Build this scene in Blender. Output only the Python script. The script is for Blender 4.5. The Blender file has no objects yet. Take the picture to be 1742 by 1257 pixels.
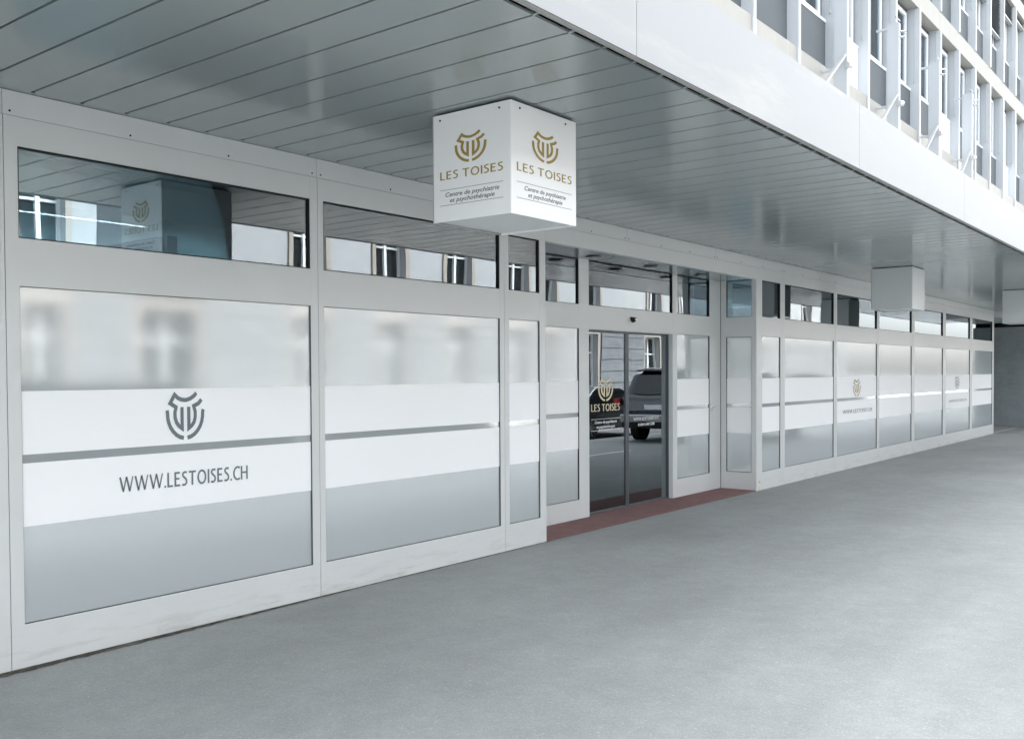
import bpy, bmesh, math, random
from mathutils import Vector, Matrix
random.seed(7)
sc = bpy.context.scene
COL = sc.collection
R = math.radians

# ------------------------------------------------------------------ camera
CAMZ = 1.63188
yaw, pitch, roll = 0.6642059658, -0.0216528512, -0.0053365411
fw = Vector((math.cos(yaw)*math.cos(pitch), math.sin(yaw)*math.cos(pitch), math.sin(pitch)))
r0 = Vector((math.sin(yaw), -math.cos(yaw), 0)); u0 = r0.cross(fw)
r1 = r0*math.cos(roll) + u0*math.sin(roll); u1 = -r0*math.sin(roll) + u0*math.cos(roll)
cd = bpy.data.cameras.new('camera'); cam = bpy.data.objects.new('camera', cd); COL.objects.link(cam)
m = Matrix((r1, u1, -fw)).transposed().to_4x4(); m.translation = Vector((0, -5.4, CAMZ))
cam.matrix_world = m
cd.sensor_fit = 'HORIZONTAL'; cd.sensor_width = 36; cd.lens = 33.466; cd.shift_y = 0.0240
cd.clip_start = 0.05; cd.clip_end = 1500
sc.camera = cam

# ------------------------------------------------------------------ light
SUN_EL, SUN_AZ = R(50), R(38)      # azimuth of the sun, measured from +Y clockwise
wd = bpy.data.worlds.new('World'); sc.world = wd; wd.use_nodes = True
nt = wd.node_tree; bg = nt.nodes['Background']
sky = nt.nodes.new('ShaderNodeTexSky'); sky.sky_type = 'NISHITA'; sky.sun_disc = False
sky.sun_elevation = SUN_EL; sky.sun_rotation = SUN_AZ
sky.air_density = 1.0; sky.dust_density = 4.0; sky.ozone_density = 1.0
hs = nt.nodes.new('ShaderNodeHueSaturation'); hs.inputs['Saturation'].default_value = 0.2
nt.links.new(sky.outputs[0], hs.inputs['Color']); nt.links.new(hs.outputs[0], bg.inputs['Color'])
bg.inputs['Strength'].default_value = 0.15
sl = bpy.data.lights.new('sun', 'SUN'); sl.energy = 2.7; sl.angle = R(24); sl.color = (1.0, 0.97, 0.93)
so = bpy.data.objects.new('sun', sl); COL.objects.link(so)
sd = Vector((math.sin(SUN_AZ)*math.cos(SUN_EL), math.cos(SUN_AZ)*math.cos(SUN_EL), math.sin(SUN_EL)))
so.rotation_euler = sd.to_track_quat('Z', 'Y').to_euler(); so.location = (0, -10, 20)
sc.view_settings.view_transform = 'Standard'; sc.view_settings.look = 'None'
sc.view_settings.gamma = 1; sc.view_settings.use_curve_mapping = False
sc.view_settings.exposure = 2.82

# ------------------------------------------------------------------ materials
def mat(name, col, rough=0.5, spec=0.5, metal=0.0, bump=0.0, bscale=60, var=0.0, vscale=3.0, stretch=(1, 1, 1), coat=0.0, emit=None):
    M = bpy.data.materials.new(name); M.use_nodes = True
    n = M.node_tree.nodes; l = M.node_tree.links; p = n['Principled BSDF']
    p.inputs['Base Color'].default_value = (*col, 1); p.inputs['Roughness'].default_value = rough
    p.inputs['Specular IOR Level'].default_value = spec; p.inputs['Metallic'].default_value = metal
    p.inputs['Coat Weight'].default_value = coat; p.inputs['Coat Roughness'].default_value = 0.1
    if emit: p.inputs['Emission Color'].default_value = (*col, 1); p.inputs['Emission Strength'].default_value = emit
    tc = n.new('ShaderNodeTexCoord'); mp = n.new('ShaderNodeMapping'); mp.inputs['Scale'].default_value = stretch
    l.new(tc.outputs['Object'], mp.inputs['Vector'])
    if var:
        t = n.new('ShaderNodeTexNoise'); t.inputs['Scale'].default_value = vscale; t.inputs['Detail'].default_value = 6
        l.new(mp.outputs[0], t.inputs['Vector'])
        cr = n.new('ShaderNodeMapRange'); cr.inputs['From Min'].default_value = 0.3; cr.inputs['From Max'].default_value = 0.7
        cr.inputs['To Min'].default_value = 1-var; cr.inputs['To Max'].default_value = 1+var
        l.new(t.outputs['Fac'], cr.inputs['Value'])
        mx = n.new('ShaderNodeVectorMath'); mx.operation = 'SCALE'; mx.inputs[0].default_value = col
        l.new(cr.outputs[0], mx.inputs['Scale']); l.new(mx.outputs[0], p.inputs['Base Color'])
        rr = n.new('ShaderNodeMapRange'); rr.inputs['To Min'].default_value = max(0.02, rough-0.06); rr.inputs['To Max'].default_value = rough+0.08
        l.new(t.outputs['Fac'], rr.inputs['Value']); l.new(rr.outputs[0], p.inputs['Roughness'])
    if bump:
        t2 = n.new('ShaderNodeTexNoise'); t2.inputs['Scale'].default_value = bscale; t2.inputs['Detail'].default_value = 4
        l.new(mp.outputs[0], t2.inputs['Vector'])
        b = n.new('ShaderNodeBump'); b.inputs['Strength'].default_value = bump; b.inputs['Distance'].default_value = 0.01
        l.new(t2.outputs['Fac'], b.inputs['Height']); l.new(b.outputs[0], p.inputs['Normal'])
    return M

def stain(M, scale, lo, hi, col, amt, stretch=(1, 1, 1), zmax=None):
    """blotchy dirt with a shape of its own; zmax keeps it to the splash zone"""
    n = M.node_tree.nodes; l = M.node_tree.links; p = n['Principled BSDF']
    geo = n.new('ShaderNodeNewGeometry'); mp = n.new('ShaderNodeMapping'); mp.inputs['Scale'].default_value = stretch
    l.new(geo.outputs['Position'], mp.inputs['Vector'])
    t = n.new('ShaderNodeTexNoise'); t.inputs['Scale'].default_value = scale; t.inputs['Detail'].default_value = 8; t.inputs['Roughness'].default_value = .65
    l.new(mp.outputs[0], t.inputs['Vector'])
    mr = n.new('ShaderNodeMapRange'); mr.inputs['From Min'].default_value = lo; mr.inputs['From Max'].default_value = hi
    mr.inputs['To Max'].default_value = amt; l.new(t.outputs['Fac'], mr.inputs['Value'])
    f = mr.outputs[0]
    if zmax is not None:
        sx = n.new('ShaderNodeSeparateXYZ'); l.new(geo.outputs['Position'], sx.inputs[0])
        mz = n.new('ShaderNodeMapRange'); mz.inputs['From Min'].default_value = zmax; mz.inputs['From Max'].default_value = 0
        l.new(sx.outputs['Z'], mz.inputs['Value'])
        mu = n.new('ShaderNodeMath'); mu.operation = 'MULTIPLY'; l.new(f, mu.inputs[0]); l.new(mz.outputs[0], mu.inputs[1]); f = mu.outputs[0]
    mix = n.new('ShaderNodeMix'); mix.data_type = 'RGBA'; l.new(f, mix.inputs['Factor'])
    bc = p.inputs['Base Color']
    if bc.is_linked: l.new(bc.links[0].from_socket, mix.inputs['A'])
    else: mix.inputs['A'].default_value = bc.default_value
    mix.inputs['B'].default_value = (*col, 1); l.new(mix.outputs['Result'], bc)
    return M

ALU = stain(mat('painted_aluminium', (.67, .69, .688), .36, .5, .1, 0, 25, .02, 2.0), 3.5, .5, .72, (.33, .32, .28), .6, (.7, 1, 5), .22)
ALU2 = mat('satin_aluminium', (.67, .695, .695), .34, .5, .1, 0, 25, .02, 2.0)
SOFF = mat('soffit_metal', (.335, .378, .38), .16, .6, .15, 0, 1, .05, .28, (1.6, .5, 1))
FASC = stain(mat('white_fascia_paint', (.345, .357, .36), .45, .4), 1.6, .52, .75, (.62, .6, .52), .35, (.5, .5, 2.5))
FASCU = mat('grey_fascia_lip', (.42, .42, .4), .5, .4)
BAND = stain(mat('beige_band', (.385, .38, .352), .65, .3, 0, .1, 30, .04, 2.5), 2.2, .5, .75, (.5, .48, .4), .35, (3, 1, .5))
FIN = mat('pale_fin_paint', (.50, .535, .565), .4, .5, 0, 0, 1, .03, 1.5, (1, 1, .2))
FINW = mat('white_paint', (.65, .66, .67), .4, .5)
FRAMEW = mat('white_window_frame', (.72, .74, .75), .35, .5)
SPAN = mat('grey_spandrel', (.115, .13, .14), .6, .15, 0, 0, 1, .08, 1.5)
SPANW = mat('white_spandrel', (.95, .95, .95), .4, .4)
BLACK = mat('black_rubber', (.012, .013, .014), .6, .3)
GASK = mat('grey_gasket', (.10, .11, .115), .6, .3)
DARK = mat('dark_void', (.01, .011, .012), .9, .1)
CURT = mat('curtain_cloth', (.42, .46, .48), .9, .1, 0, 0, 1, .15, 6, (1, 1, .1))
BLIND = mat('blind_slat_paint', (.22, .235, .24), .45, .4)
LAMEL = mat('blind_rail_paint', (.38, .39, .39), .4, .4)
SIGN = stain(mat('white_sign_panel', (.89, .90, .90), .3, .5), 5, .6, .85, (.7, .7, .67), .12)
BOX = mat('blank_box_panel', (.66, .69, .70), .4, .5)
GOLD = mat('gold_vinyl', (.36, .255, .065), .4, .4)
PGOLD = mat('pale_gold_vinyl', (.74, .66, .46), .5, .3)
TAUPE = mat('muted_gold_vinyl', (.44, .36, .20), .5, .3)
GREYV = mat('grey_vinyl', (.155, .185, .20), .45, .4)
GREYT = mat('dark_grey_vinyl', (.13, .145, .15), .5, .4)
WHITEV = mat('white_vinyl', (.85, .86, .87), .5, .3)
MATR = stain(mat('red_brown_doormat', (.23, .135, .13), .95, .1, 0, .5, 220, .08, 5), 9, .45, .7, (.27, .19, .18), .4)
CONC = stain(mat('dark_concrete', (.30, .34, .36), .85, .3, 0, .4, 18, .1, 2.5), 5, .5, .7, (.40, .43, .43), .5, (1, 1, 2))
KERB = mat('kerb_stone', (.35, .35, .34), .8, .3, 0, .3, 40, .1, 5)
JOINT = stain(mat('mossy_joint', (.07, .07, .06), .95, .1, 0, .8, 60, .2, 10), 14, .45, .6, (.2, .185, .15), .7)
CREAM = mat('cream_render', (.37, .385, .395), .85, .2, 0, .15, 30, .04, 1.0)
CREAM2 = mat('warm_stone', (.34, .31, .28), .85, .2, 0, .2, 20, .07, 1.5)
STONE = mat('grey_stone_blocks', (.17, .18, .19), .85, .2, 0, .3, 14, .15, 2)
GREYR = mat('grey_render', (.40, .41, .41), .85, .2, 0, .15, 30, .05, 1.0)
SHOPD = mat('dark_shopfront', (.05, .055, .06), .4, .5)
CEIL = mat('interior_ceiling', (.62, .72, .70), .8, .2)
IWALL = mat('interior_wall', (.46, .53, .57), .8, .2)
IFLOOR = mat('interior_floor', (.10, .09, .09), .5, .4)
TUBE = mat('lamp_tube', (.9, .95, 1.0), .5, .2, emit=14)
FILL_TUBE = mat('fill_tube', (.85, .95, 1.0), .5, .2, emit=45)
LOUV = mat('lamp_louvre', (.6, .6, .6), .3, .5, .6)
LAMPD = mat('dark_lamp_ring', (.03, .035, .04), .25, .6, .5)
CHROME = mat('chrome', (.6, .6, .6), .15, .5, 1)
CARB = mat('dark_car_paint', (.018, .02, .024), .18, .6, .3, coat=1)
CARG = mat('grey_car_paint', (.035, .038, .042), .2, .6, .6, coat=1)
CARS = mat('silver_car_paint', (.5, .51, .52), .2, .6, .5, coat=1)
CGLASS = mat('car_glass', (.015, .018, .02), .05, .8)
TAIL = mat('tail_lamp_red', (.45, .03, .03), .15, .6)
TYRE = mat('tyre_rubber', (.015, .015, .015), .8, .2)
YELL = mat('yellow_paint', (.75, .5, .06), .6, .3)
PAINTW = mat('road_marking_paint', (.75, .76, .75), .8, .2, 0, .2, 60, .08, 8)

def glass(name, tint, base, rough=0.0, ior=1.7):
    M = bpy.data.materials.new(name); M.use_nodes = True; n = M.node_tree.nodes; l = M.node_tree.links
    n.remove(n['Principled BSDF']); out = n['Material Output']
    tr = n.new('ShaderNodeBsdfTransparent'); tr.inputs[0].default_value = (*tint, 1)
    gl = n.new('ShaderNodeBsdfGlossy'); gl.inputs['Roughness'].default_value = rough; gl.inputs['Color'].default_value = (.84, .92, .97, 1)
    fr = n.new('ShaderNodeFresnel'); fr.inputs['IOR'].default_value = ior
    ad = n.new('ShaderNodeMath'); ad.operation = 'MULTIPLY_ADD'; ad.inputs[1].default_value = 1-base; ad.inputs[2].default_value = base; ad.use_clamp = True
    l.new(fr.outputs[0], ad.inputs[0]); mx = n.new('ShaderNodeMixShader'); l.new(ad.outputs[0], mx.inputs[0])
    l.new(tr.outputs[0], mx.inputs[1]); l.new(gl.outputs[0], mx.inputs[2]); l.new(mx.outputs[0], out.inputs[0])
    # faint waviness of float glass
    tc = n.new('ShaderNodeTexCoord'); t = n.new('ShaderNodeTexNoise'); t.inputs['Scale'].default_value = 1.3; t.inputs['Detail'].default_value = 1
    l.new(tc.outputs['Object'], t.inputs['Vector']); b = n.new('ShaderNodeBump'); b.inputs['Strength'].default_value = .25; b.inputs['Distance'].default_value = .004
    l.new(t.outputs['Fac'], b.inputs['Height']); l.new(b.outputs[0], gl.inputs['Normal'])
    return M
GLASS = glass('clear_pane_glass', (.62, .74, .78), .20)
DGLASS = glass('door_glass', (.42, .46, .50), .22)
UGLASS = glass('upper_pane_glass', (.8, .84, .86), .10, ior=1.45)

def frosted(name, col, fac, rough, k=.45):
    M = bpy.data.materials.new(name); M.use_nodes = True; n = M.node_tree.nodes; l = M.node_tree.links
    n.remove(n['Principled BSDF']); out = n['Material Output']
    df = n.new('ShaderNodeBsdfDiffuse'); df.inputs[0].default_value = (*col, 1)
    gl = n.new('ShaderNodeBsdfGlossy'); gl.inputs['Roughness'].default_value = rough; gl.inputs['Color'].default_value = (.95, .97, .98, 1)
    fr = n.new('ShaderNodeFresnel'); fr.inputs['IOR'].default_value = 1.45
    ad = n.new('ShaderNodeMath'); ad.operation = 'MULTIPLY_ADD'; ad.inputs[1].default_value = k; ad.inputs[2].default_value = fac; ad.use_clamp = True
    l.new(fr.outputs[0], ad.inputs[0]); mx = n.new('ShaderNodeMixShader'); l.new(ad.outputs[0], mx.inputs[0])
    l.new(df.outputs[0], mx.inputs[1]); l.new(gl.outputs[0], mx.inputs[2]); l.new(mx.outputs[0], out.inputs[0])
    return M
FROST = frosted('frosted_film', (.50, .545, .555), .38, .08)
STRIPE = frosted('white_film', (.94, .955, .965), .02, .3, .05)

def asphalt(name, c0, c1, blot=.10):
    M = bpy.data.materials.new(name); M.use_nodes = True; n = M.node_tree.nodes; l = M.node_tree.links; p = n['Principled BSDF']
    geo = n.new('ShaderNodeNewGeometry')
    def noise(s, d=4, r=.5):
        t = n.new('ShaderNodeTexNoise'); t.inputs['Scale'].default_value = s; t.inputs['Detail'].default_value = d; t.inputs['Roughness'].default_value = r
        l.new(geo.outputs['Position'], t.inputs['Vector']); return t.outputs['Fac']
    vo = n.new('ShaderNodeTexVoronoi'); vo.inputs['Scale'].default_value = 130; l.new(geo.outputs['Position'], vo.inputs['Vector'])
    sx = n.new('ShaderNodeSeparateColor'); l.new(vo.outputs['Color'], sx.inputs[0])
    vs = n.new('ShaderNodeMapRange'); vs.inputs['From Min'].default_value = 0; vs.inputs['From Max'].default_value = 1
    l.new(sx.outputs[0], vs.inputs['Value'])
    mixc = n.new('ShaderNodeMix'); mixc.data_type = 'RGBA'; mixc.inputs['A'].default_value = (*c0, 1); mixc.inputs['B'].default_value = (*c1, 1)
    l.new(vs.outputs[0], mixc.inputs['Factor'])
    b1 = n.new('ShaderNodeMapRange'); b1.inputs['From Min'].default_value = .3; b1.inputs['From Max'].default_value = .7
    b1.inputs['To Min'].default_value = 1-blot; b1.inputs['To Max'].default_value = 1+blot; l.new(noise(.55, 7, .6), b1.inputs['Value'])
    b2 = n.new('ShaderNodeMapRange'); b2.inputs['From Min'].default_value = .3; b2.inputs['From Max'].default_value = .7
    b2.inputs['To Min'].default_value = .93; b2.inputs['To Max'].default_value = 1.07; l.new(noise(5, 6, .7), b2.inputs['Value'])
    mu0 = n.new('ShaderNodeMath'); mu0.operation = 'MULTIPLY'; l.new(b1.outputs[0], mu0.inputs[0]); l.new(b2.outputs[0], mu0.inputs[1])
    mp = n.new('ShaderNodeMapping'); mp.inputs['Scale'].default_value = (.35, 1.9, 1); l.new(geo.outputs['Position'], mp.inputs['Vector'])
    t3 = n.new('ShaderNodeTexNoise'); t3.inputs['Scale'].default_value = 1.1; t3.inputs['Detail'].default_value = 5; l.new(mp.outputs[0], t3.inputs['Vector'])
    b3 = n.new('ShaderNodeMapRange'); b3.inputs['From Min'].default_value = .3; b3.inputs['From Max'].default_value = .7; b3.inputs['To Min'].default_value = .945; b3.inputs['To Max'].default_value = 1.045; l.new(t3.outputs['Fac'], b3.inputs['Value'])
    mu = n.new('ShaderNodeMath'); mu.operation = 'MULTIPLY'; l.new(mu0.outputs[0], mu.inputs[0]); l.new(b3.outputs[0], mu.inputs[1])
    # rare bright and dark stones
    st = n.new('ShaderNodeMapRange'); st.inputs['From Min'].default_value = .965; st.inputs['From Max'].default_value = .99; st.inputs['To Max'].default_value = .28
    l.new(sx.outputs[1], st.inputs['Value'])
    ad = n.new('ShaderNodeMath'); ad.operation = 'ADD'; l.new(mu.outputs[0], ad.inputs[0]); l.new(st.outputs[0], ad.inputs[1])
    ve = n.new('ShaderNodeVectorMath'); ve.operation = 'SCALE'; l.new(mixc.outputs['Result'], ve.inputs[0]); l.new(ad.outputs[0], ve.inputs['Scale'])
    l.new(ve.outputs[0], p.inputs['Base Color'])
    p.inputs['Roughness'].default_value = .85; p.inputs['Specular IOR Level'].default_value = .25
    bm_ = n.new('ShaderNodeBump'); bm_.inputs['Strength'].default_value = .35; bm_.inputs['Distance'].default_value = .004
    l.new(vo.outputs['Distance'], bm_.inputs['Height'])
    bn = n.new('ShaderNodeBump'); bn.inputs['Strength'].default_value = .3; bn.inputs['Distance'].default_value = .02
    l.new(noise(14, 5, .6), bn.inputs['Height']); l.new(bm_.outputs[0], bn.inputs['Normal']); l.new(bn.outputs[0], p.inputs['Normal'])
    return M
ASPH = asphalt('worn_pale_asphalt', (.272, .288, .282), (.322, .336, .329))
ROAD = asphalt('road_asphalt', (.15, .155, .16), (.21, .215, .22))

# ------------------------------------------------------------------ mesh helpers
class MB:
    def __init__(s): s.v = []; s.f = []
    def box(s, x0, x1, y0, y1, z0, z1):
        b = len(s.v)
        s.v += [(x0, y0, z0), (x1, y0, z0), (x1, y1, z0), (x0, y1, z0), (x0, y0, z1), (x1, y0, z1), (x1, y1, z1), (x0, y1, z1)]
        s.f += [tuple(b+i for i in q) for q in ((0, 3, 2, 1), (4, 5, 6, 7), (0, 1, 5, 4), (1, 2, 6, 5), (2, 3, 7, 6), (3, 0, 4, 7))]
        return s
    def ring(s, x0, x1, z0, z1, w, y0, y1):
        """rectangular frame in the XZ plane, butted corners"""
        s.box(x0, x1, y0, y1, z0, z0+w); s.box(x0, x1, y0, y1, z1-w, z1)
        s.box(x0, x0+w, y0, y1, z0+w, z1-w); s.box(x1-w, x1, y0, y1, z0+w, z1-w); return s
    def poly(s, pts):
        b = len(s.v); s.v += [tuple(p) for p in pts]; s.f.append(tuple(range(b, b+len(pts)))); return s
    def cyl(s, a, b_, r, n=16, r2=None, cap=True):
        a = Vector(a); b_ = Vector(b_); d = (b_-a).normalized(); r2 = r if r2 is None else r2
        u = d.orthogonal().normalized(); w = d.cross(u); k = len(s.v)
        for c, q in ((a, r), (b_, r2)):
            for i in range(n):
                t = 2*math.pi*i/n; s.v.append(tuple(c+u*math.cos(t)*q+w*math.sin(t)*q))
        for i in range(n): j = (i+1) % n; s.f.append((k+i, k+j, k+n+j, k+n+i))
        if cap: s.f.append(tuple(k+n-1-i for i in range(n))); s.f.append(tuple(k+n+i for i in range(n)))
        return s
    def build(s, name, M, parent=None, bevel=0, smooth=False, M4=None, extra=None):
        nf = len(s.f)
        if extra:
            b0 = len(s.v); s.v = s.v+extra[0].v; s.f = s.f+[tuple(i+b0 for i in f) for f in extra[0].f]
        me = bpy.data.meshes.new(name); v = s.v if M4 is None else [tuple(M4 @ Vector(p)) for p in s.v]
        me.from_pydata(v, [], s.f); me.materials.append(M); me.update()
        if extra:
            me.materials.append(extra[1])
            for p in list(me.polygons)[nf:]: p.material_index = 1
        bm = bmesh.new(); bm.from_mesh(me); bmesh.ops.recalc_face_normals(bm, faces=bm.faces); bm.to_mesh(me); bm.free()
        if smooth:
            for p in me.polygons: p.use_smooth = len(p.vertices) == 4
        o = bpy.data.objects.new(name, me); COL.objects.link(o)
        if parent is not None: o.parent = parent; o.matrix_parent_inverse = Matrix.Identity(4)
        if bevel:
            md = o.modifiers.new('bevel', 'BEVEL'); md.width = bevel; md.segments = 2; md.limit_method = 'ANGLE'
        return o
def tag(o, label=None, cat=None, group=None, kind=None):
    if label: o['label'] = label
    if cat: o['category'] = cat
    if group: o['group'] = group
    if kind: o['kind'] = kind
    return o
def empty(name, loc=(0, 0, 0), rz=0):
    o = bpy.data.objects.new(name, None); COL.objects.link(o); o.location = loc; o.rotation_euler = (0, 0, rz); return o
def ln(o, s): o['label'] = s; return o

# ---- ribbons: emblem and capitals drawn as stroked paths in 2-D
def ribbon(pts, w):
    P = [Vector(p) for p in pts]; L = []; Rr = []
    for i, p in enumerate(P):
        d0 = (P[i]-P[i-1]).normalized() if i else None; d1 = (P[i+1]-P[i]).normalized() if i < len(P)-1 else None
        if d0 is None: d0 = d1
        if d1 is None: d1 = d0
        n0 = Vector((-d0.y, d0.x)); n1 = Vector((-d1.y, d1.x)); mm = (n0+n1)
        mm = mm.normalized() if mm.length > 1e-6 else n0
        k = (w/2)/max(.35, mm.dot(n0)); L.append(p+mm*k); Rr.append(p-mm*k)
    return [[L[i], Rr[i], Rr[i+1], L[i+1]] for i in range(len(P)-1)]
def arc(cx, cy, rx, ry, a0, a1, n=14):
    return [(cx+rx*math.cos(R(a0+(a1-a0)*i/n)), cy+ry*math.sin(R(a0+(a1-a0)*i/n))) for i in range(n+1)]
def emblem_polys():
    paths = []
    # outer cup, split at the foot
    paths.append([(188, 500)]+[(197, 540), (200, 620), (214, 700), (243, 780), (285, 850), (340, 910), (400, 948), (462, 966)])
    paths.append([(797, 500)]+[(788, 540), (785, 620), (771, 700), (742, 780), (700, 850), (645, 910), (585, 948), (523, 966)])
    # crown, left wing and left leaf in one stroke
    paths.append([(682, 222), (640, 270), (580, 312), (520, 333), (480, 337), (420, 326), (365, 297), (316, 245), (240, 385), (338, 452), (318, 540), (322, 630), (345, 710), (385, 765), (436, 806), (436, 452)])
    # right wing and right leaf
    paths.append([(768, 335), (715, 400), (634, 440), (660, 540), (658, 630), (638, 710), (600, 765), (549, 806), (549, 452)])
    out = []
    for p in paths:
        q = [((x-492)/610, (600-y)/780) for x, y in p]           # unit box about the centre
        q = [(x*1.0, y*1.0) for x, y in q]
        out += ribbon(q, .088)
    return out
EMB = emblem_polys()
W_ = .155; H_ = .13
GL = {
 'L': (.50, [([(W_/2, 0), (W_/2, 1)], W_), ([(W_, H_/2), (.48, H_/2)], H_)]),
 'E': (.53, [([(W_/2, 0), (W_/2, 1)], W_), ([(W_, H_/2), (.50, H_/2)], H_), ([(W_, 1-H_/2), (.49, 1-H_/2)], H_), ([(W_, .53), (.44, .53)], H_)]),
 'T': (.66, [([(.33, 0), (.33, 1-H_)], W_), ([(0, 1-H_/2), (.66, 1-H_/2)], H_)]),
 'I': (W_, [([(W_/2, 0), (W_/2, 1)], W_)]),
 'H': (.70, [([(W_/2, 0), (W_/2, 1)], W_), ([(.70-W_/2, 0), (.70-W_/2, 1)], W_), ([(W_, .52), (.70-W_, .52)], H_)]),
 'W': (1.12, [([(.04, 1), (.30, 0.03)], .145), ([(.30, .03), (.56, 1)], .10), ([(.56, 1), (.82, 0.03)], .145), ([(.82, 0.03), (1.08, 1)], .10)]),
 'O': (.84, [(arc(.42, .5, .42-W_/2, .5-.05, 0, 360, 32), .145)]),
 'C': (.64, [(arc(.45, .5, .45-W_/2, .5-.05, 55, 305, 24), .14)]),
 'S': (.50, [([(.45, .90), (.38, .935), (.28, .945), (.17, .915), (.10, .84), (.09, .75), (.13, .66), (.22, .58), (.32, .51), (.40, .42), (.43, .31), (.41, .19), (.33, .10), (.23, .055), (.12, .06), (.03, .11)], .14)]),
 '.': (.13, [([(.065, 0), (.065, .14)], .14)]),
 '0': (.56, [(arc(.28, .5, .22, .45, 0, 360, 24), .11)]),
}
def caps_polys(txt, track=.13):
    x = 0; out = []
    for ch in txt:
        if ch == ' ': x += .30; continue
        adv, st = GL[ch]
        for pts, w in st: out += ribbon([(x+a, b) for a, b in pts], w) if len(pts) > 1 else []
        x += adv+track
    wd_ = x-track
    return [[(p[0]/wd_, p[1]) for p in q] for q in out]
def place_polys(polys, fn, name, M, parent):
    """fn maps a 2-D point to 3-D"""
    mb = MB()
    for q in polys: mb.poly([fn(p[0], p[1]) for p in q])
    return mb.build(name, M, parent)
_dg = None
def text_polys(txt, shear=0, spacing=1.0):
    c = bpy.data.curves.new('t', 'FONT'); c.body = txt; c.size = 1; c.shear = shear; c.space_character = spacing; c.resolution_u = 3; c.offset = .014
    o = bpy.data.objects.new('t', c); COL.objects.link(o); bpy.context.view_layer.update()
    dg = bpy.context.evaluated_depsgraph_get(); me = bpy.data.meshes.new_from_object(o.evaluated_get(dg))
    vs = [(v.co.x, v.co.y) for v in me.vertices]; x0 = min(v[0] for v in vs); x1 = max(v[0] for v in vs)
    P = [[((vs[i][0]-x0)/(x1-x0), vs[i][1]) for i in p.vertices] for p in me.polygons]
    bpy.data.objects.remove(o); bpy.data.curves.remove(c); bpy.data.meshes.remove(me)
    return P
def on_y(x0, x1, z0, h, y):          # text on a plane of constant Y, read from the street
    return lambda a, b: (x0+(x1-x0)*a, y, z0+h*b)
def emb_y(cx, cz, w, h, y): return lambda a, b: (cx+a*w, y, cz+b*h)

# ------------------------------------------------------------------ ground
def sheet(name, x0, x1, y0, y1, z, M, label=None):
    o = MB().poly([(x0, y0, z), (x1, y0, z), (x1, y1, z), (x0, y1, z)]).build(name, M); tag(o, kind='structure')
    if label: o['label'] = label
    return o
sheet('ground', -300, 300, -300, 300, -.14, ROAD)
mb = MB(); mb.box(-60, 80, -6.0, 4, -.13, 0); pv = mb.build('pavement', ASPH); tag(pv, kind='structure')
mb = MB()
for i in range(-60, 80): mb.box(i+.004, i+.996, -6.16, -6.004, -.13, .006)
tag(mb.build('kerb', KERB, bevel=.01), kind='structure')
mb = MB(); mb.box(-60, 80, -15.9, -13.2, -.13, -.01); tag(mb.build('pavement', ASPH), kind='structure')
mb = MB(); mb.box(15.6, 17.2, -3.75, -3.65, .003, .006); mb.box(15.6, 15.7, -5.9, -3.754, .003, .006); mb.box(21.2, 21.3, -5.9, -3.754, .003, .006)
tag(mb.build('parking_marking', PAINTW), kind='structure')
mb = MB()
for i in range(-6, 12): mb.box(i*5.0, i*5.0+2, -9.9, -9.78, -.136, -.133)
tag(mb.build('road_marking', PAINTW), kind='structure')
# mossy gap along the shopfront foot
mb = MB(); N = 130
pts = []
for i in range(N+1):
    x = 1.0+i*.05; w = (.045+.03*random.random())*max(.12, min(1, (5.3-x)/2.6)); pts.append((x, w))
for i in range(N):
    (a, w0), (b, w1) = pts[i], pts[i+1]
    mb.poly([(a, -w0, .003), (b, -w1, .003), (b, .001, .007), (a, .001, .007)])
tag(mb.build('pavement_joint', JOINT), kind='structure')

# ------------------------------------------------------------------ the office building
B = empty('office_building')
tag(B, 'modern office block with white canopy fascia and frosted glass shopfront along the pavement', 'building')
TOPZ, T0, T1, F0, F1 = 3.06, 2.395, 2.90, .248, 2.13
SZ0, SZ1, SZ2, SZ3 = .79, 1.145, 1.193, 1.548

def gasket(mb, x0, x1, z0, z1, w, y0, y1): mb.ring(x0, x1, z0, z1, w, y0, y1)
def window_bay(x0, x1, p0, p1, label=None, deco=None, deco_mat=GREYV):
    g = .0022
    fr = MB()
    fr.box(x0+g, p0, 0, .06, 0, TOPZ); fr.box(p1, x1-g, 0, .06, 0, TOPZ)
    fr.box(p0, p1, 0.0006, .06, 0, F0); fr.box(p0, p1, 0.0006, .06, F1, T0); fr.box(p0, p1, 0.0006, .06, T1, TOPZ)
    f = fr.build('display_window', ALU, B)
    if label: f['label'] = label
    MB().ring(p0, p1, T0, T1, .0075, .004, .03).build('gasket', BLACK, f)
    MB().ring(p0, p1, F0, F1, .002, .002, .018).build('gasket', GASK, f)
    MB().box(p0+.007, p1-.007, .022, .028, T0+.007, T1-.007).build('transom_pane', GLASS, f)
    MB().box(p0+.004, p1-.004, .014, .022, F0+.004, F1-.004).build('frosted_pane', FROST, f)
    MB().poly([(p0+.004, .0108, SZ0), (p1-.004, .0108, SZ0), (p1-.004, .0108, SZ1), (p0+.004, .0108, SZ1)]).build('white_stripe', STRIPE, f)
    MB().poly([(p0+.004, .0108, SZ2), (p1-.004, .0108, SZ2), (p1-.004, .0108, SZ3), (p0+.004, .0108, SZ3)]).build('white_stripe', STRIPE, f)
    if deco:
        ex, ew, ez, eh, tx0, tx1, tz, th = deco
        place_polys(EMB, emb_y(ex, ez, ew, eh, .0085), 'emblem', deco_mat, f)
        if deco_mat is TAUPE: deco_mat = GREYV
        place_polys(caps_polys('WWW.LESTOISES.CH'), on_y(tx0, tx1, tz, th, .0085), 'lettering', deco_mat, f)
    return f
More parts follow.
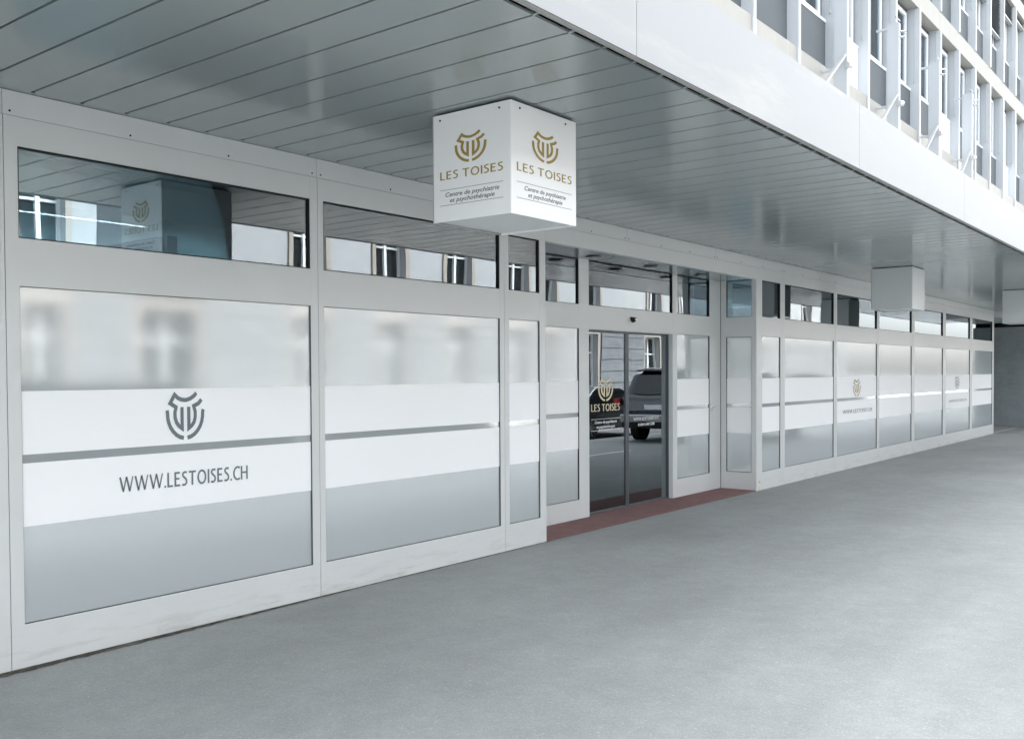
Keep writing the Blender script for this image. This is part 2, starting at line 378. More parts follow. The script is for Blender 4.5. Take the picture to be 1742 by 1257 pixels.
bays = [(-4.205, -2.0, -4.13, -2.075), (-2.0, .2, -1.925, .125), (.2, 2.405, .275, 2.33),
        (2.405, 4.61, 2.48, 4.54), (4.61, 6.79, 4.663, 6.726), (6.79, 7.43, 6.857, 7.332),
        (12.34, 13.245, 12.52, 13.16), (13.245, 15.43, 13.325, 15.357), (15.43, 17.65, 15.505, 17.58),
        (17.65, 19.87, 17.715, 19.77), (19.87, 22.27, 19.97, 22.145), (22.27, 24.74, 22.39, 24.625), (24.74, 27.2, 24.86, 27.05)]
deco = {3: ((3.511, .262, 1.372, .30, 3.057, 3.984, .925, .092), GREYV),
        8: ((16.51, .37, 1.358, .30, 15.82, 17.33, .93, .062), TAUPE),
        11: ((23.45, .38, 1.372, .29, 22.72, 24.35, .935, .05), GREYV)}
for i, b in enumerate(bays):
    d = deco.get(i)
    window_bay(*b, None, d[0] if d else None, d[1] if d else GREYV)
# dark joint behind the frames, walls behind plinth
mb = MB(); mb.box(-4.2, 7.42, .0605, .075, 0, F1-.0); mb.box(12.36, 27.19, .0605, .075, 0, F1)
mb.build('joint_backing', DARK, B)
# cornice strip with screws
st = MB(); xs = [.2+2.2*k for k in range(-2, 2)]+[4.6, 6.78, 8.93, 11.08, 13.25, 15.42, 17.6, 19.8, 22.1, 24.6, 27.2]
xs = sorted(xs)
for a, b in zip(xs, xs[1:]): st.box(a+.002, b-.002, -.004, .06, TOPZ+.002, 3.196)
scw = MB()
for a, b in zip(xs, xs[1:]):
    for q in (.04, .75, 1.45, b-a-.04):
        scw.cyl((a+q, -.0035, 3.085), (a+q, -.0065, 3.085), .0065, 10)
st.build('cornice_strip', ALU2, B, extra=(scw, LAMPD))
# ---- entrance recess
BY = .53
EN = MB()
EN.box(7.43, 7.95, BY, BY+.06, 0, T1); EN.box(8.785, 8.985, BY, BY+.06, 0, T1)
EN.box(7.95, 8.785, BY+.0006, BY+.06, 0, .225); EN.box(7.95, 8.785, BY+.0006, BY+.06, F1, T0)
EN.box(8.985, 10.935, BY+.0006, BY+.09, 2.125, T0)
EN.box(10.935, 11.055, BY, BY+.06, 0, T1)
EN.box(11.055, 11.985, BY+.0006, BY+.06, 0, .248); EN.box(11.055, 11.985, BY+.0006, BY+.06, F1, T0)
EN.box(11.985, 12.318, BY, BY+.06, 0, T1)
EN.box(7.40, 7.43-.0005, .062, BY+.06, 0, T1)
en = EN.build('entrance_screen', ALU2, B)
gk = MB()
gk.ring(7.95, 8.785, T0, T1-.002, .006, BY+.003, BY+.03); gk.ring(8.985, 10.935, T0, T1-.002, .006, BY+.003, BY+.03); gk.ring(11.055, 11.985, T0, T1-.002, .006, BY+.003, BY+.03)
gk.ring(7.95, 8.785, .225, F1, .004, BY+.003, BY+.018); gk.ring(11.055, 11.985, .248, F1, .004, BY+.003, BY+.018)
gk.box(12.3185, 12.326, BY-.004, BY+.05, 0, T1)
gk.build('gasket', BLACK, en)
for a, b in ((7.956, 8.779), (8.991, 10.929), (11.061, 11.979)):
    MB().box(a, b, BY+.022, BY+.028, T0+.006, T1-.008).build('transom_pane', GLASS, en)
for a, b, z0 in ((7.954, 8.781, .229), (11.059, 11.981, .252)):
    MB().box(a, b, BY+.014, BY+.022, z0, F1-.004).build('frosted_pane', FROST, en)
    MB().poly([(a, BY+.0108, SZ0), (b, BY+.0108, SZ0), (b, BY+.0108, SZ1), (a, BY+.0108, SZ1)]).build('white_stripe', STRIPE, en)
    MB().poly([(a, BY+.0108, SZ2), (b, BY+.0108, SZ2), (b, BY+.0108, SZ3), (a, BY+.0108, SZ3)]).build('white_stripe', STRIPE, en)
hd = MB(); hd.box(12.0, 12.03, BY-.02, BY-.0005, 1.10, 1.20); hd.cyl((12.015, BY-.03, 1.16), (12.10, BY-.03, 1.16), .008, 10); hd.box(12.008, 12.024, BY-.036, BY-.02, 1.15, 1.17)
hd.build('door_handle', CHROME, en)
# right return of the recess (faces the camera)
RX = 12.326; rt = MB()
rt.box(RX, RX+.05, .0605, .07, 0, T1)
rt.box(RX, RX+.05, .445, BY-.005, 0, T1)
for a, b in ((0, .248), (F1-.01, T0)): rt.box(RX+.0006, RX+.05, .07, .445, a, b)
rt.box(12.3265, 12.341, 0.0005, .06, 0, T1)
rr = rt.build('return_screen', ALU2, B)
g2 = MB()
for z0, z1 in ((.248, F1-.01), (T0, T1-.002)):
    g2.box(RX+.004, RX+.03, .07, .075, z0, z1); g2.box(RX+.004, RX+.03, .44, .445, z0, z1)
    g2.box(RX+.004, RX+.03, .075, .44, z0, z0+.005); g2.box(RX+.004, RX+.03, .075, .44, z1-.005, z1)
g2.build('gasket', BLACK, rr)
MB().box(RX+.022, RX+.028, .076, .439, T0+.006, T1-.008).build('transom_pane', GLASS, rr)
MB().box(RX+.014, RX+.022, .076, .439, .254, F1-.016).build('frosted_pane', FROST, rr)
MB().poly([(RX+.0108, .076, SZ0), (RX+.0108, .439, SZ0), (RX+.0108, .439, SZ1), (RX+.0108, .076, SZ1)]).build('white_stripe', STRIPE, rr)
MB().poly([(RX+.0108, .076, SZ2), (RX+.0108, .439, SZ2), (RX+.0108, .439, SZ3), (RX+.0108, .076, SZ3)]).build('white_stripe', STRIPE, rr)
# recess ceiling and head beam
mb = MB(); mb.box(7.402, 12.34, .0605, BY+.1, T1, T1+.03); mb.build('recess_ceiling', SOFF, B)
mb = MB(); mb.box(7.4305, 12.3395, 0, .06, T1, TOPZ); mb.build('head_beam', ALU2, B)
# sliding doors
for a, b, kind in ((8.975, 9.924, 0), (9.927, 10.95, 1)):
    d = MB(); DYY = .60
    sa, sb = (.012, .036) if kind == 0 else (.036, .03)
    d.box(a, a+sa, DYY, DYY+.035, .012, 2.122); d.box(b-sb, b, DYY, DYY+.035, .012, 2.122)
    d.box(a+sa, b-sb, DYY+.001, DYY+.035, .012, .03); d.box(a+sa, b-sb, DYY+.001, DYY+.035, 2.10, 2.122)
    lf = d.build('sliding_door', mat('door_stile_grey', (.10, .115, .125), .35, .5, .3), B)
    MB().box(a+sa, b-sb, DYY+.012, DYY+.02, .03, 2.10).build('glass_pane', DGLASS, lf)
    if kind == 0:
        place_polys(EMB, emb_y(9.457, 1.435, .305, .262, DYY+.0095), 'emblem', PGOLD, lf)
        place_polys(caps_polys('LES TOISES'), on_y(9.149, 9.769, 1.187, .083, DYY+.0095), 'lettering', PGOLD, lf)
        s = MB(); s.box(9.149, 9.772, DYY+.0085, DYY+.0095, 1.094, 1.098); s.box(9.149, 9.772, DYY+.0085, DYY+.0095, .963, .967); s.build('rule_line', WHITEV, lf)
        place_polys(text_polys('Centre de psychiatrie', .25), on_y(9.225, 9.70, 1.045, .046, DYY+.0095), 'small_lettering', WHITEV, lf)
        place_polys(text_polys('et psychothérapie', .25), on_y(9.262, 9.66, .99, .046, DYY+.0095), 'small_lettering', WHITEV, lf)
    else:
        place_polys(caps_polys('WWW.LESTOISES.CH', .15), on_y(10.09, 10.70, 1.045, .036, DYY+.0095), 'lettering', WHITEV, lf)
        place_polys(text_polys('0 844 640 558'), on_y(10.20, 10.60, .975, .048, DYY+.0095), 'phone_lettering', WHITEV, lf)
mb = MB(); mb.box(8.93, 8.97, .591, .66, 0, 2.125); mb.box(10.955, 11.0, .591, .66, 0, 2.125); mb.build('door_jamb', mat('dark_jamb', (.06, .065, .075), .4, .4), B)

# ---- interior rooms, seen through the transoms and the door
iw = MB()
iw.box(-4.2, 7.38, 5.6, 5.7, 0, 3.1); iw.box(12.42, 27.1, 5.6, 5.7, 0, 3.1)
iw.box(7.30, 7.38, .65, 5.6, 0, 2.9); iw.box(12.42, 12.5, .65, 5.6, 0, 2.9); iw.box(7.385, 12.415, 6.4, 6.5, 0, 3.1)
iw.box(2.2, 2.3, 1.6, 5.6, 0, 2.9); iw.box(4.9, 5.0, 2.4, 5.6, 0, 2.9); iw.box(17.6, 17.7, 1.4, 5.6, 0, 2.9); iw.box(22.2, 22.3, 1.0, 5.6, 0, 2.9)
iw.build('interior_wall', IWALL, B)
ic = MB(); ic.box(-4.2, 27.1, .64, 6.6, 3.0, 3.05); ic.box(-4.2, 7.29, .1, .62, 3.0, 3.05); ic.box(12.52, 27.1, .1, .62, 3.0, 3.05)
ic.box(-4.2, 7.29, .9, 1.25, 2.76, 2.999); ic.box(12.52, 27.1, .9, 1.25, 2.76, 2.999)
ic.build('interior_ceiling', CEIL, B)
MB().box(-4.2, 27.1, .66, 6.6, .004, .012).build('interior_floor', IFLOOR, B)
for a in (-1.5, 2.9, 5.2, 14.0, 17.9, 20.0, 23.5):
    sp = MB(); tb = MB()
    sp.box(a, a+1.5, 1.75, 1.77, 2.86, 2.93); sp.box(a, a+1.5, 1.89, 1.91, 2.86, 2.93); sp.box(a, a+1.5, 1.75, 1.91, 2.932, 2.95)
    for k in range(26): sp.box(a+.03+k*.057, a+.04+k*.057, 1.771, 1.889, 2.86, 2.90)
    tb.cyl((a+.02, 1.83, 2.915), (a+1.48, 1.83, 2.915), .013, 10)
    lamp = sp.build('strip_or_fill_light', LOUV, B); tb.build('tube', TUBE, lamp)
for a in (-2.5, 3.0, 5.6, 8.2, 10.4, 13.5, 15.8, 18.3, 20.5, 23.0, 25.4):  # out-of-sight fill lamps, added deep inside to brighten the rooms
    y_ = 4.6
    sp = MB().box(a, a+1.5, y_-.08, y_+.08, 2.95, 2.975).box(a, a+1.5, y_-.08, y_-.075, 2.90, 2.95).box(a, a+1.5, y_+.075, y_+.08, 2.90, 2.95)
    lamp = sp.build('strip_or_fill_light', LOUV, B)
    MB().cyl((a+.02, y_, 2.925), (a+1.48, y_, 2.925), .02, 10).build('tube', FILL_TUBE, lamp)
for a, y in ((4.75, 1.9), (5.6, 1.9), (10.4, 1.5), (9.3, 1.5), (11.3, 1.5), (16.6, 1.6), (20.4, 1.8)):
    MB().cyl((a, y, 2.999), (a, y, 2.97), .11, 20).build('ceiling_spot', LAMPD, B)

# ---- end of the shopfront and passage
mb = MB(); mb.box(27.2, 27.25, .0005, 6.0, 0, 3.196); mb.build('end_panel', ALU2, B)
mb = MB(); mb.box(30.72, 33.5, -1.2, 6.0, 0, 2.9); mb.box(27.26, 30.71, 5.9, 6.0, 0, 2.9); mb.build('passage_wall', CONC, B)
mb = MB(); mb.box(27.252, 33.5, -1.2, 6.0, 3.02, 3.196); mb.build('passage_lintel', ALU2, B)
mb = MB(); mb.box(30.76, 33.4, -1.15, 5.9, 2.90, 3.02); mb.build('passage_gap', DARK, B)
mb = MB(); mb.box(27.26, 30.7, .02, 5.88, .0, .02); mb.build('passage_step', KERB, B)

# ---- canopy
SX = [2.545+.277*k for k in range(-44, 112)]
sf = MB(); g = .0075
for a, b in zip(SX, SX[1:]):
    # panels with turned-up edges so that the joints read as grooves
    sf.box(a+g, b-g, -2.884, -.05, 3.2, 3.212)
    sf.box(a+g, a+g+.002, -2.884, -.05, 3.2125, 3.235); sf.box(b-g-.002, b-g, -2.884, -.05, 3.2125, 3.235)
sf.box(SX[0], SX[-1], -.0495, .06, 3.2, 3.212)
mb = MB()
for a in SX: mb.box(a-.009, a+.009, -.062, -.048, 3.197, 3.1995)
for a in SX: sf.box(a-.007, a+.007, -2.9195, -2.8845, 3.2, 3.206)
soff = sf.build('soffit', SOFF, B, extra=(mb, BLACK))
mb = MB(); mb.box(SX[0], SX[-1], -2.93, .06, 3.24, 3.25); mb.build('soffit_backing', DARK, B)
mb = MB(); mb.box(SX[0], SX[-1], -2.952, -2.92, 3.197, 3.239); mb.build('fascia_lip', FASCU, B, bevel=.004)
fx = [4.132+3.355*k for k in range(-4, 10)]
for a, b in zip(fx, fx[1:]):
    MB().box(a+.0025, b-.0025, -2.962, -2.953, 3.2, 3.70).build('fascia_panel', FASC, B)
mb = MB(); mb.box(SX[0], SX[-1]+.2, -2.951, .2, 3.252, 3.66); mb.build('canopy_slab', BAND, B)

# ---- upper floors: real plane of the facade at Y=0, fins every 1.5935 m
PW = 1.5935; FX0 = 12.21; KS = range(-10, 15)
FZ = [(6.03, 6.43, 8.89), (8.89, 9.29, 11.75), (11.75, 12.15, 14.6)]
XA, XB = FX0+PW*KS[0], FX0+PW*(KS[-1]+1)
MB().box(XA, XB, 0.001, .3, 3.662, 6.03).build('wall_apron', BAND, B)
for j, (z0, z1, z2) in enumerate(FZ):
    for k in KS:
        if k % 2 == 0:
            MB().box(FX0+PW*k+.003, FX0+PW*(k+2)-.003 if k+2 <= KS[-1]+1 else XB, 0.001, .45, z0+.001, z1).build('floor_band', BAND, B)
MB().box(XA, XB, .001, .45, 14.601, 15.2).build('roof_edge', FASC, B)
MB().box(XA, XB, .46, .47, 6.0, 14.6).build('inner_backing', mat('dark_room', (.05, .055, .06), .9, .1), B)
whites = {(0, 2), (0, 6), (0, 10)}
louv = {(1, 8): .75, (1, 9): 1.28, (1, 10): .5, (1, 7): .95, (1, 12): 1.2, (1, 13): .3, (1, 11): .15, (1, 6): .8}
def curtain(x0, x1, z0, z1, y):
    mb = MB(); n = 44; ph = random.random()*6
    P = [(x0+(x1-x0)*i/n, y+.022*math.sin(i*1.05+ph)+.01*math.sin(i*.37)) for i in range(n+1)]
    b = len(mb.v)
    for x, yy in P: mb.v += [(x, yy, z0), (x, yy, z1)]
    for i in range(n): mb.f.append((b+2*i, b+2*i+2, b+2*i+3, b+2*i+1))
    return mb
for j, (z0, z1, z2) in enumerate(FZ[:2]):
    SPZ = z1+.85 if j == 0 else z1+.85
    for k in KS:
        a = FX0+PW*k; b = a+PW
        if a > 38 or (j == 1 and k < -6): continue
        top = z2
        # fin: deep blade with a white front edge
        w = .035
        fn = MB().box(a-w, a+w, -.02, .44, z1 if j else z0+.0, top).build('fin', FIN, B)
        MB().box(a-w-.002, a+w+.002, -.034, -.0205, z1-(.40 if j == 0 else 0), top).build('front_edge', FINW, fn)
        if j == 1 or k >= -4:
            x0, x1 = a+.036, b-.036
            sp_ = MB().box(x0+.01, x1-.01, .15, .18, z1+.001, SPZ-.02).build('spandrel', SPANW if (j, k) in whites else SPAN, B)
            fr = MB(); yy0, yy1 = .19, .25; wz0 = SPZ; wz1 = top-.1
            fr.box(x0, x1, .14, .27, wz0-.019, wz0+.03)                       # sill
            fr.box(x0+.06, x0+.13, yy0, yy1, wz0+.031, wz1); fr.box(x1-.20, x1-.12, yy0, yy1, wz0+.031, wz1)
            fr.box(x0+.13, x1-.20, yy0, yy1, wz0+.031, wz0+.11); fr.box(x0+.13, x1-.20, yy0, yy1, wz1-.08, wz1)
            fr.box((x0+x1)/2-.06, (x0+x1)/2-.0, yy0+.01, yy1-.001, wz0+.11, wz1-.08)
            wf = fr.build('upper_window', FRAMEW, B)
            MB().box(x0+.13, x1-.20, .22, .225, wz0+.11, wz1-.08).build('pane', UGLASS, wf)
            if (k+j) % 3: curtain(x0+.13, x1-.22, wz0+.05, wz1-.03, .31).build('curtain', CURT, wf)
            dk = MB(); dk.box(x1-.119, x1-.02, .21, .24, wz0+.03, wz1+.09); dk.box(x0, x0+.059, .21, .24, wz0+.03, wz1+.09); dk.box(x0+.06, x1-.12, .21, .24, wz1+.001, wz1+.09)  # dark strips round the frame stand in for shadow in the recess
            dk.build('recess_shade', SPAN, wf)
            MB().cyl((x1-.05, .06, wz0+.15), (x1-.05, .06, wz1+.05), .008, 8).cyl((x1-.05, .06, wz0+.10), (x1-.05, .06, wz0+.15), .016, 8).build('crank_rod', LAMEL, wf)
            bl = louv.get((j, k), 0.0)
            if bl > 0:
                lv = MB(); n = int(bl/.075)
                for q in range(n):
                    zt = top-.02-q*.075
                    lv.poly([(x0+.02, .05, zt-.055), (x1-.02, .05, zt-.055), (x1-.02, .14, zt), (x0+.02, .14, zt)])
                L_ = lv.build('louvre_blind', BLIND, B)
                MB().box(x0+.02, x1-.02, .05, .14, top-.02-n*.075-.05, top-.02-n*.075-.01).build('bottom_rail', LAMEL, L_)

MB().box(XB, XB+40, .47, 9, 0, 15.2).box(XA, XB, .471, 9, 6.0, 15.2).build('rear_sun_blocker', BAND, B)  # unseen mass behind and past the end, added to block the sun
# ---- banner masts standing off the upper facade
mast = empty('banner_mast', (0, 0, 0))
def make_mast():
    root = empty('banner_mast', (14.83, -.35, 5.3))
    MB().box(-.03, .03, -.03, .16, 0, 2.46).build('mast_plate', FIN, root)
    MB().box(-.032, .032, -.05, -.031, 0, 2.44).build('front_edge', FINW, root)
    a = MB(); a.box(-.02, .02, .161, .35, 2.36, 2.40); a.box(-.02, .02, .161, .35, 1.0, 1.04); a.build('wall_bracket', FIN, root)
    h = MB(); h.cyl((-.22, -.04, 2.49), (.03, -.04, 2.49), .012, 8); h.cyl((0, -.05, 2.30), (.16, -.10, 2.34), .018, 8); h.cyl((0, -.052, 2.20), (.05, -.12, 2.20), .022, 8)
    h.build('banner_hook', CHROME, root)
    MB().cyl((-1.75, -.06, 0), (-.05, -.02, 1.2), .03, 4).build('brace', LAMEL, root)
    MB().cyl((-.07, -.06, 1.03), (-.0, -.10, 1.03), .05, 14).build('knob', FINW, root)
    return root
bpy.data.objects.remove(mast)
def copy_tree(o, parent=None):
    c = o.copy(); COL.objects.link(c)
    if parent is not None: c.parent = parent
    for ch in [q for q in bpy.data.objects if q.parent == o]: copy_tree(ch, c)
    return c
m0 = make_mast()
mlab = ['nearest white banner mast above the fascia, its top cut off by the photo edge',
        'white braced banner mast, second from the left, its hook near the photo top',
        'white braced banner mast just left of a bright white spandrel panel, third of four',
        'white banner mast on the upper facade, farthest along above the fascia']
for i, x in enumerate((14.83, 17.5, 20.2, 22.95)):
    o = m0 if i == 0 else copy_tree(m0); o.location.x = x
    tag(o, mlab[i], 'banner mast', 'banner masts on the upper facade')

# ------------------------------------------------------------------ hanging cube signs
def cube_sign(name, x0, y0, w, d, z0, z1, M, label, group=None, art=False):
    root = empty(name, (x0, y0, 3.2)); tag(root, label, 'sign' if art else 'box sign', group)
    H = z0-3.2; Tp = z1-3.2; t = .006
    MB().box(0, w, 0, t, H, Tp).build('front_panel', M, root, bevel=.002)
    left = MB().box(0, t, t+.0005, d-t-.0005, H, Tp).build('side_panel', M, root, bevel=.002)
    MB().box(w-t, w, t+.0005, d-t-.0005, H, Tp).build('side_panel', M, root)
    MB().box(0, w, d-t, d, H, Tp).build('back_panel', LAMEL, root)
    MB().box(t+.001, w-t-.001, t+.001, d-t-.001, H+.012, H+.018).build('bottom_panel', ALU2 if art else M, root)
    MB().box(.02, w-.02, .02, d-.02, Tp-.03, -.0005).build('mounting_frame', BLACK, root)
    if art:
        F = [o for o in COL.objects if o.parent == root and o.name.startswith('front_panel')][0]
        def fy(a, b, zz, h): return lambda p, q: (a+(b-a)*p, -.0012, zz-3.2+h*q)
        def fx_(a, b, zz, h): return lambda p, q: (-.0012, a+(b-a)*p, zz-3.2+h*q)     # a = far end (reads left to right)
        for par, fn, cx, ew, x_0, x_1, e_ in ((F, fy, .33, .25, .052, .606, 0), (left, fx_, .305, .225, .543, .057, 1)):
            if e_ == 0: place_polys(EMB, (lambda p, q: (.331+p*.25, -.0012, 2.969-3.2+q*.172)), 'emblem', GOLD, par)
            else: place_polys(EMB, (lambda p, q: (-.0012, .302-p*.232, 2.966-3.2+q*.172)), 'emblem', GOLD, par)
            place_polys(caps_polys('LES TOISES'), fn(x_0, x_1, 2.795, .049), 'lettering', GOLD, par)
            for zr in (2.732, 2.640):
                s = MB(); A = fn(x_0, x_1, zr, .0025)
                s.poly([A(0, 0), A(1, 0), A(1, 1), A(0, 1)]); s.build('rule_line', GREYT, par)
            sgn = 1 if e_ == 0 else -1
            c_ = .333 if e_ == 0 else .293
            place_polys(text_polys('Centre de psychiatrie', .25), fn(c_-sgn*.208, c_+sgn*.208, 2.692, .036), 'small_lettering', GREYT, par)
            place_polys(text_polys('et psychothérapie', .25), fn(c_-sgn*.173, c_+sgn*.173, 2.657, .036), 'small_lettering', GREYT, par)
            for u in (.083, .54):
                bl = MB()
                if e_ == 0: bl.cyl((u, -.004, -.046), (u, .001, -.046), .006, 10)
                else: bl.cyl((-.004, u, -.046), (.001, u, -.046), .006, 10)
                bl.build('bolt', BLACK, par)
    return root
cube_sign('cube_sign', 4.284, -2.048, .657, .603, 2.545, 3.188, SIGN, 'white cube sign with gold emblem and lettering hanging from the canopy soffit', art=True)
cube_sign('blank_box_sign', 14.85, -1.347, .67, .60, 2.565, 3.19, BOX, 'plain pale grey cube hanging from the soffit midway along, no lettering', 'blank cubes under the canopy')
cube_sign('blank_box_sign', 20.57, -2.07, .65, .605, 2.555, 3.19, BOX, 'plain pale cube hanging from the soffit cut by the right edge of the photo', 'blank cubes under the canopy')

# ------------------------------------------------------------------ entrance things
dm = MB(); dm.box(7.436, 12.32, .004, .6, .0035, .011); dm = dm.build('doormat', MATR)
tag(dm, 'red brown entrance mat on the floor of the door recess', 'doormat')
lightlab = ['round recessed downlight in the entrance ceiling, nearest the camera of the three', 'round recessed downlight in the entrance ceiling above the sliding doors, middle of the three', 'round recessed downlight in the entrance ceiling, farthest of the three']
for i, x in enumerate((8.73, 9.98, 11.26)):
    r = MB(); r.cyl((0, 0, -.012), (0, 0, -.0005), .085, 28, .09)
    root = r.build('recessed_downlight', LAMPD); root.location = (x, .30, T1)
    MB().cyl((0, 0, -.0165), (0, 0, -.0125), .05, 24).build('lens', mat('lamp_lens', (.35, .38, .4), .2, .5), root)
    tag(root, lightlab[i], 'downlight', 'downlights over the entrance')
# motion sensor: black half dome under a small plate
s = MB(); n = 14
for i in range(n):
    for k in range(6):
        a0, a1 = math.pi*i/n, math.pi*(i+1)/n; b0, b1 = math.pi/2*k/6, math.pi/2*(k+1)/6
        def P(a, b): return (math.cos(a)*.055*math.cos(b), -math.sin(b)*.05-.004, -math.sin(a)*.055*math.cos(b))
        s.poly([P(a0, b0), P(a1, b0), P(a1, b1), P(a0, b1)])
s.poly([(-.055, -.004, 0)]+[(math.cos(math.pi*(1-k/6/1))*0.055, -.004-math.sin(math.pi*k/6)*.05, 0) for k in range(1, 6)]+[(.055, -.004, 0)])
s.box(-.06, .06, -.006, -.0006, 0.001, .012)
se = s.build('motion_sensor', BLACK, smooth=True); se.location = (9.936, BY, 2.29)
MB().box(-.02, .02, -.052, -.047, -.022, -.010).build('lens_window', CHROME, se)
tag(se, 'small black half dome sensor on the header above the sliding doors', 'sensor')
y = MB().poly([(12.40, -.0012, .10), (12.455, -.0012, .10), (12.45, -.0012, .135), (12.41, -.0012, .13)]).box(12.405, 12.425, -.0014, -.0004, .0, .06).build('paint_mark', YELL, B)

# ------------------------------------------------------------------ street side, seen in the reflections
def opp_building(name, x0, x1, M, floors, label, wins, shop=SHOPD, y=-15.9):
    root = empty(name, (x0, y, 0)); tag(root, label, 'building'); W = x1-x0
    H = 4.0+3.1*floors
    wl = MB(); zs = [(0.9, 3.3)]+[(4.35+3.1*f, 6.15+3.1*f) for f in range(floors)]
    # wall built round the openings
    xsn = [0]
    for c, w_ in wins: xsn += [c-x0-w_/2, c-x0+w_/2]
    xsn.append(W)
    for i in range(0, len(xsn)-1, 2): wl.box(xsn[i], xsn[i+1], -.4, 0, 0, H)
    for i in range(1, len(xsn)-1, 2):
        prev = 0
        for a, b in zs: wl.box(xsn[i], xsn[i+1], -.4, 0, prev, a); prev = b
        wl.box(xsn[i], xsn[i+1], -.4, 0, prev, H)
    wl.box(0, W, -8, -.401, 0, H-.5)
    gf = MB(); xq = [0]+[q for c, w_ in wins for q in (c-x0-w_/2-.17, c-x0+w_/2+.17)]+[W]
    for i in range(0, len(xq)-1, 2):
        for r_ in range(6): gf.box(xq[i], xq[i+1], .0615, .10, .72+r_*.5, 1.19+r_*.5)
        gf.box(xq[i], xq[i+1], .001, .0605, .701, 3.74)
    gf.build('ground_floor_stone', STONE, root)
    wl.build('wall', M, root)
    t = MB(); t.box(0, W, 0.001, .14, 3.75, 3.98); t.box(0, W, 0.001, .3, H-.45, H-.15); t.box(0, W, .001, .42, H-.149, H); t.box(0, W, .001, .06, 0, .7)
    t.build('cornice', CREAM2, root)
    for c, w_ in wins:
        for a, b in zs:
            pn = MB(); fr = MB(); sr = MB()
            u0, u1 = c-x0-w_/2, c-x0+w_/2
            pn.box(u0, u1, -.3, -.28, a, b)
            fr.box(u0, u0+.07, -.28, -.2, a, b); fr.box(u1-.07, u1, -.28, -.2, a, b); fr.box((u0+u1)/2-.05, (u0+u1)/2+.05, -.28, -.2, a, b)
            fr.box(u0+.07, u1-.07, -.279, -.21, a, a+.07); fr.box(u0+.07, u1-.07, -.279, -.21, b-.07, b); fr.box(u0+.07, u1-.07, -.278, -.22, a+(b-a)*.66, a+(b-a)*.66+.06)
            sr.box(u0-.16, u0, .001, .05, a, b+.16); sr.box(u1, u1+.16, .001, .05, a, b+.16); sr.box(u0, u1, .001, .05, b, b+.16); sr.box(u0-.2, u1+.2, .001, .13, a-.12, a)
            wi = sr.build('window', CREAM2, root); fr.build('frame', FRAMEW, wi); pn.build('pane', CGLASS, wi)
    return root
opp_building('stone_house', -12, 11.6, CREAM, 1, 'pale rendered house across the street mirrored in the near glass', [(-8.5, 1.2), (-5.4, 1.2), (-2.3, 1.2), (.8, 1.2), (3.9, 1.2), (7.0, 1.2), (10.3, 1.0)])
opp_building('grey_house', 11.6, 15.2, SHOPD, 1, 'narrow dark fronted house across the street mirrored in the near glass', [(13.4, 1.6)])
opp_building('stone_house', 15.2, 37, CREAM, 1, 'long cream house with stone window surrounds across the street mirrored in the door', [(17.9+3.25*k, 1.25) for k in range(6)])
opp_building('stone_house', 37, 62, GREYR, 1, 'grey rendered house far along the opposite side mirrored in the far glass', [(39.5+3.3*k, 1.3) for k in range(7)])

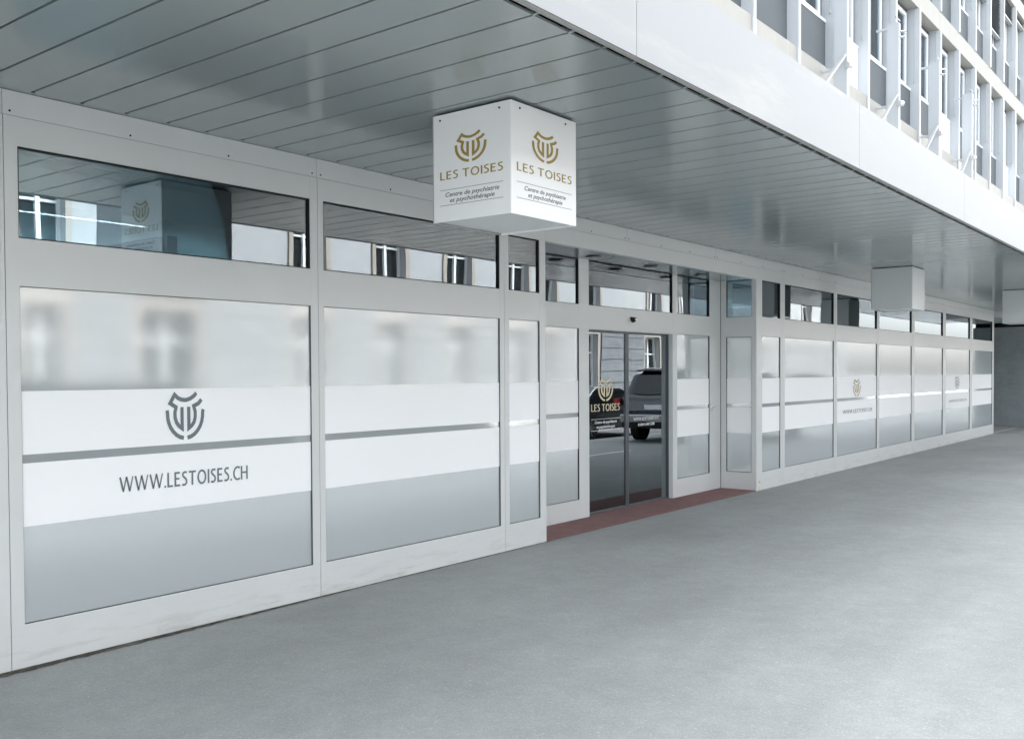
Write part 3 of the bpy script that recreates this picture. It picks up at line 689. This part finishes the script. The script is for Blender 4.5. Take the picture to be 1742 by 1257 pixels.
def car(name, M, L, Wd, Hh, loc, rz, label, suv=True):
    root = empty(name, loc, rz); tag(root, label, 'car')
    # side profile (x forward from the tail, z)
    if suv: prof = [(0.05, .55), (0, .75), (.06, 1.02), (.18, 1.12), (.42, 1.60), (.75, Hh), (2.4, Hh), (3.15, 1.18), (4.2, 1.05), (L-.05, .85), (L, .55), (L-.1, .33), (.15, .33)]
    else: prof = [(0.05, .5), (0, .7), (.08, .98), (.6, 1.02), (1.3, Hh-.02), (1.7, Hh), (2.5, Hh-.02), (3.3, 1.0), (4.1, .88), (L-.05, .7), (L, .5), (L-.1, .28), (.15, .28)]
    me = bpy.data.meshes.new('body'); bm = bmesh.new()
    secs = []
    for s_, inn in ((-1, 0), (-.86, 1), (.86, 1), (1, 0)):
        ring_ = []
        for x, z in prof:
            tum = .17*max(0, (z-1.0))/.6
            yy = s_*Wd/2*(1 if abs(s_) < 1 else 1)
            yy = yy*(1-tum) ; cx = L/2; k = 1 if inn else .985
            ring_.append(bm.verts.new((cx+(x-cx)*k, yy, .75+(z-.75)*k)))
        secs.append(ring_)
    for a, b in zip(secs, secs[1:]):
        for i in range(len(prof)): j = (i+1) % len(prof); bm.faces.new((a[i], a[j], b[j], b[i]))
    bm.faces.new(secs[0][::-1]); bm.faces.new(secs[-1]); bmesh.ops.recalc_face_normals(bm, faces=bm.faces)
    bm.to_mesh(me); bm.free(); me.materials.append(M)
    for p in me.polygons: p.use_smooth = False
    body = bpy.data.objects.new('body', me); COL.objects.link(body); body.parent = root
    md = body.modifiers.new('b', 'BEVEL'); md.width = .05; md.segments = 3
    for s_ in (-1, 1):
        g_ = MB(); t0 = Wd/2*(1-.17*.13/.6)+.012; t1 = Wd/2*(1-.17*(Hh-1.08)/.6)+.012
        z0, z1 = 1.13 if suv else 1.03, Hh-.08
        xa, xb, xc, xd = (.35, .72, 2.35, 3.0) if suv else (.85, 1.4, 2.5, 3.15)
        g_.poly([(xa, s_*t0, z0), (xd, s_*t0, z0), (xc, s_*t1, z1), (xb, s_*t1, z1)])
        g_.build('side_window', CGLASS, body)
        for wx in (.9, L-.95):
            w = MB().cyl((wx, s_*(Wd/2-.2), .34), (wx, s_*(Wd/2+.015), .34), .34, 28).build('wheel', TYRE, root)
            rm = MB().cyl((wx, s_*(Wd/2+.016), .34), (wx, s_*(Wd/2+.02), .34), .06, 16)
            for q in range(10):
                an = 2*math.pi*q/10
                rm.poly([(wx+math.cos(an+d_)*rr_, s_*(Wd/2+.022), .34+math.sin(an+d_)*rr_) for rr_, d_ in ((.05, -.3), (.24, -.07), (.24, .07), (.05, .3))])
            rm.build('rim', CARS, w)
        MB().box(-.02, .12, s_*(Wd/2-.02)-.14, s_*(Wd/2-.02)+.0, .88, 1.04).build('tail_light', TAIL, body)
    MB().poly([(.17, -.66, 1.14), (.17, .66, 1.14), (.385, .6, 1.57), (.385, -.6, 1.57)] if suv else [(.66, -.6, 1.05), (.66, .6, 1.05), (1.25, .5, Hh-.08), (1.25, -.5, Hh-.08)]).build('rear_window', CGLASS, body)
    MB().box(-.05, .12, -Wd/2+.06, Wd/2-.06, .48, .66).build('bumper', CARS, body, bevel=.03)
    if suv:
        MB().box(.38, .80, -.62, .62, Hh-.015, Hh+.03).build('spoiler', M, body, bevel=.012)
        for s_ in (-1, 1): MB().cyl((.8, s_*.66, Hh+.05), (3.0, s_*.66, Hh+.05), .018, 8).build('roof_rail', CHROME, body)
        MB().box(-.045, .10, -Wd/2+.12, Wd/2-.12, .34, .475).build('skid_plate', TYRE, body)
    MB().box(-.012, .02, -.26, .26, .78, .89).build('number_plate', WHITEV, body)
    return root
car('parked_car', CARG, 4.6, 1.85, 1.68, (19.35, -4.35, 0), R(-3), 'grey off-road car seen from behind, mirrored in the right door leaf')
car('parked_car', CARB, 4.5, 1.8, 1.42, (19.8, -7.9, -.14), 0, 'black car with silver wheels mirrored in the left door leaf', suv=False)
car('parked_car', CARB, 4.5, 1.8, 1.42, (9.6, -12.2, -.14), 0, 'dark car parked across the street mirrored in the frosted glass', suv=False)
car('parked_car', CARG, 4.6, 1.85, 1.66, (1.4, -12.0, -.14), 0, 'grey off-road car parked across the street from the left window')
car('parked_car', CARS, 4.5, 1.8, 1.45, (24.5, -12.0, -.14), 0, 'silver car parked across the street mirrored in the far glass', suv=False)

car('parked_car', CARB, 4.5, 1.8, 1.45, (10.9, -7.95, -.14), R(1), 'black car at the kerb mirrored in the second frosted pane', suv=False)
car('parked_car', CARG, 4.6, 1.85, 1.66, (5.6, -8.0, -.14), 0, 'grey off-road car at the kerb mirrored in the near frosted pane')
car('parked_car', CARB, 4.5, 1.8, 1.45, (27.5, -7.9, -.14), 0, 'black car at the kerb mirrored in the panes beyond the entrance', suv=False)
car('parked_car', CARG, 4.6, 1.85, 1.66, (34.5, -7.9, -.14), 0, 'grey off-road car at the kerb mirrored in the farthest panes')
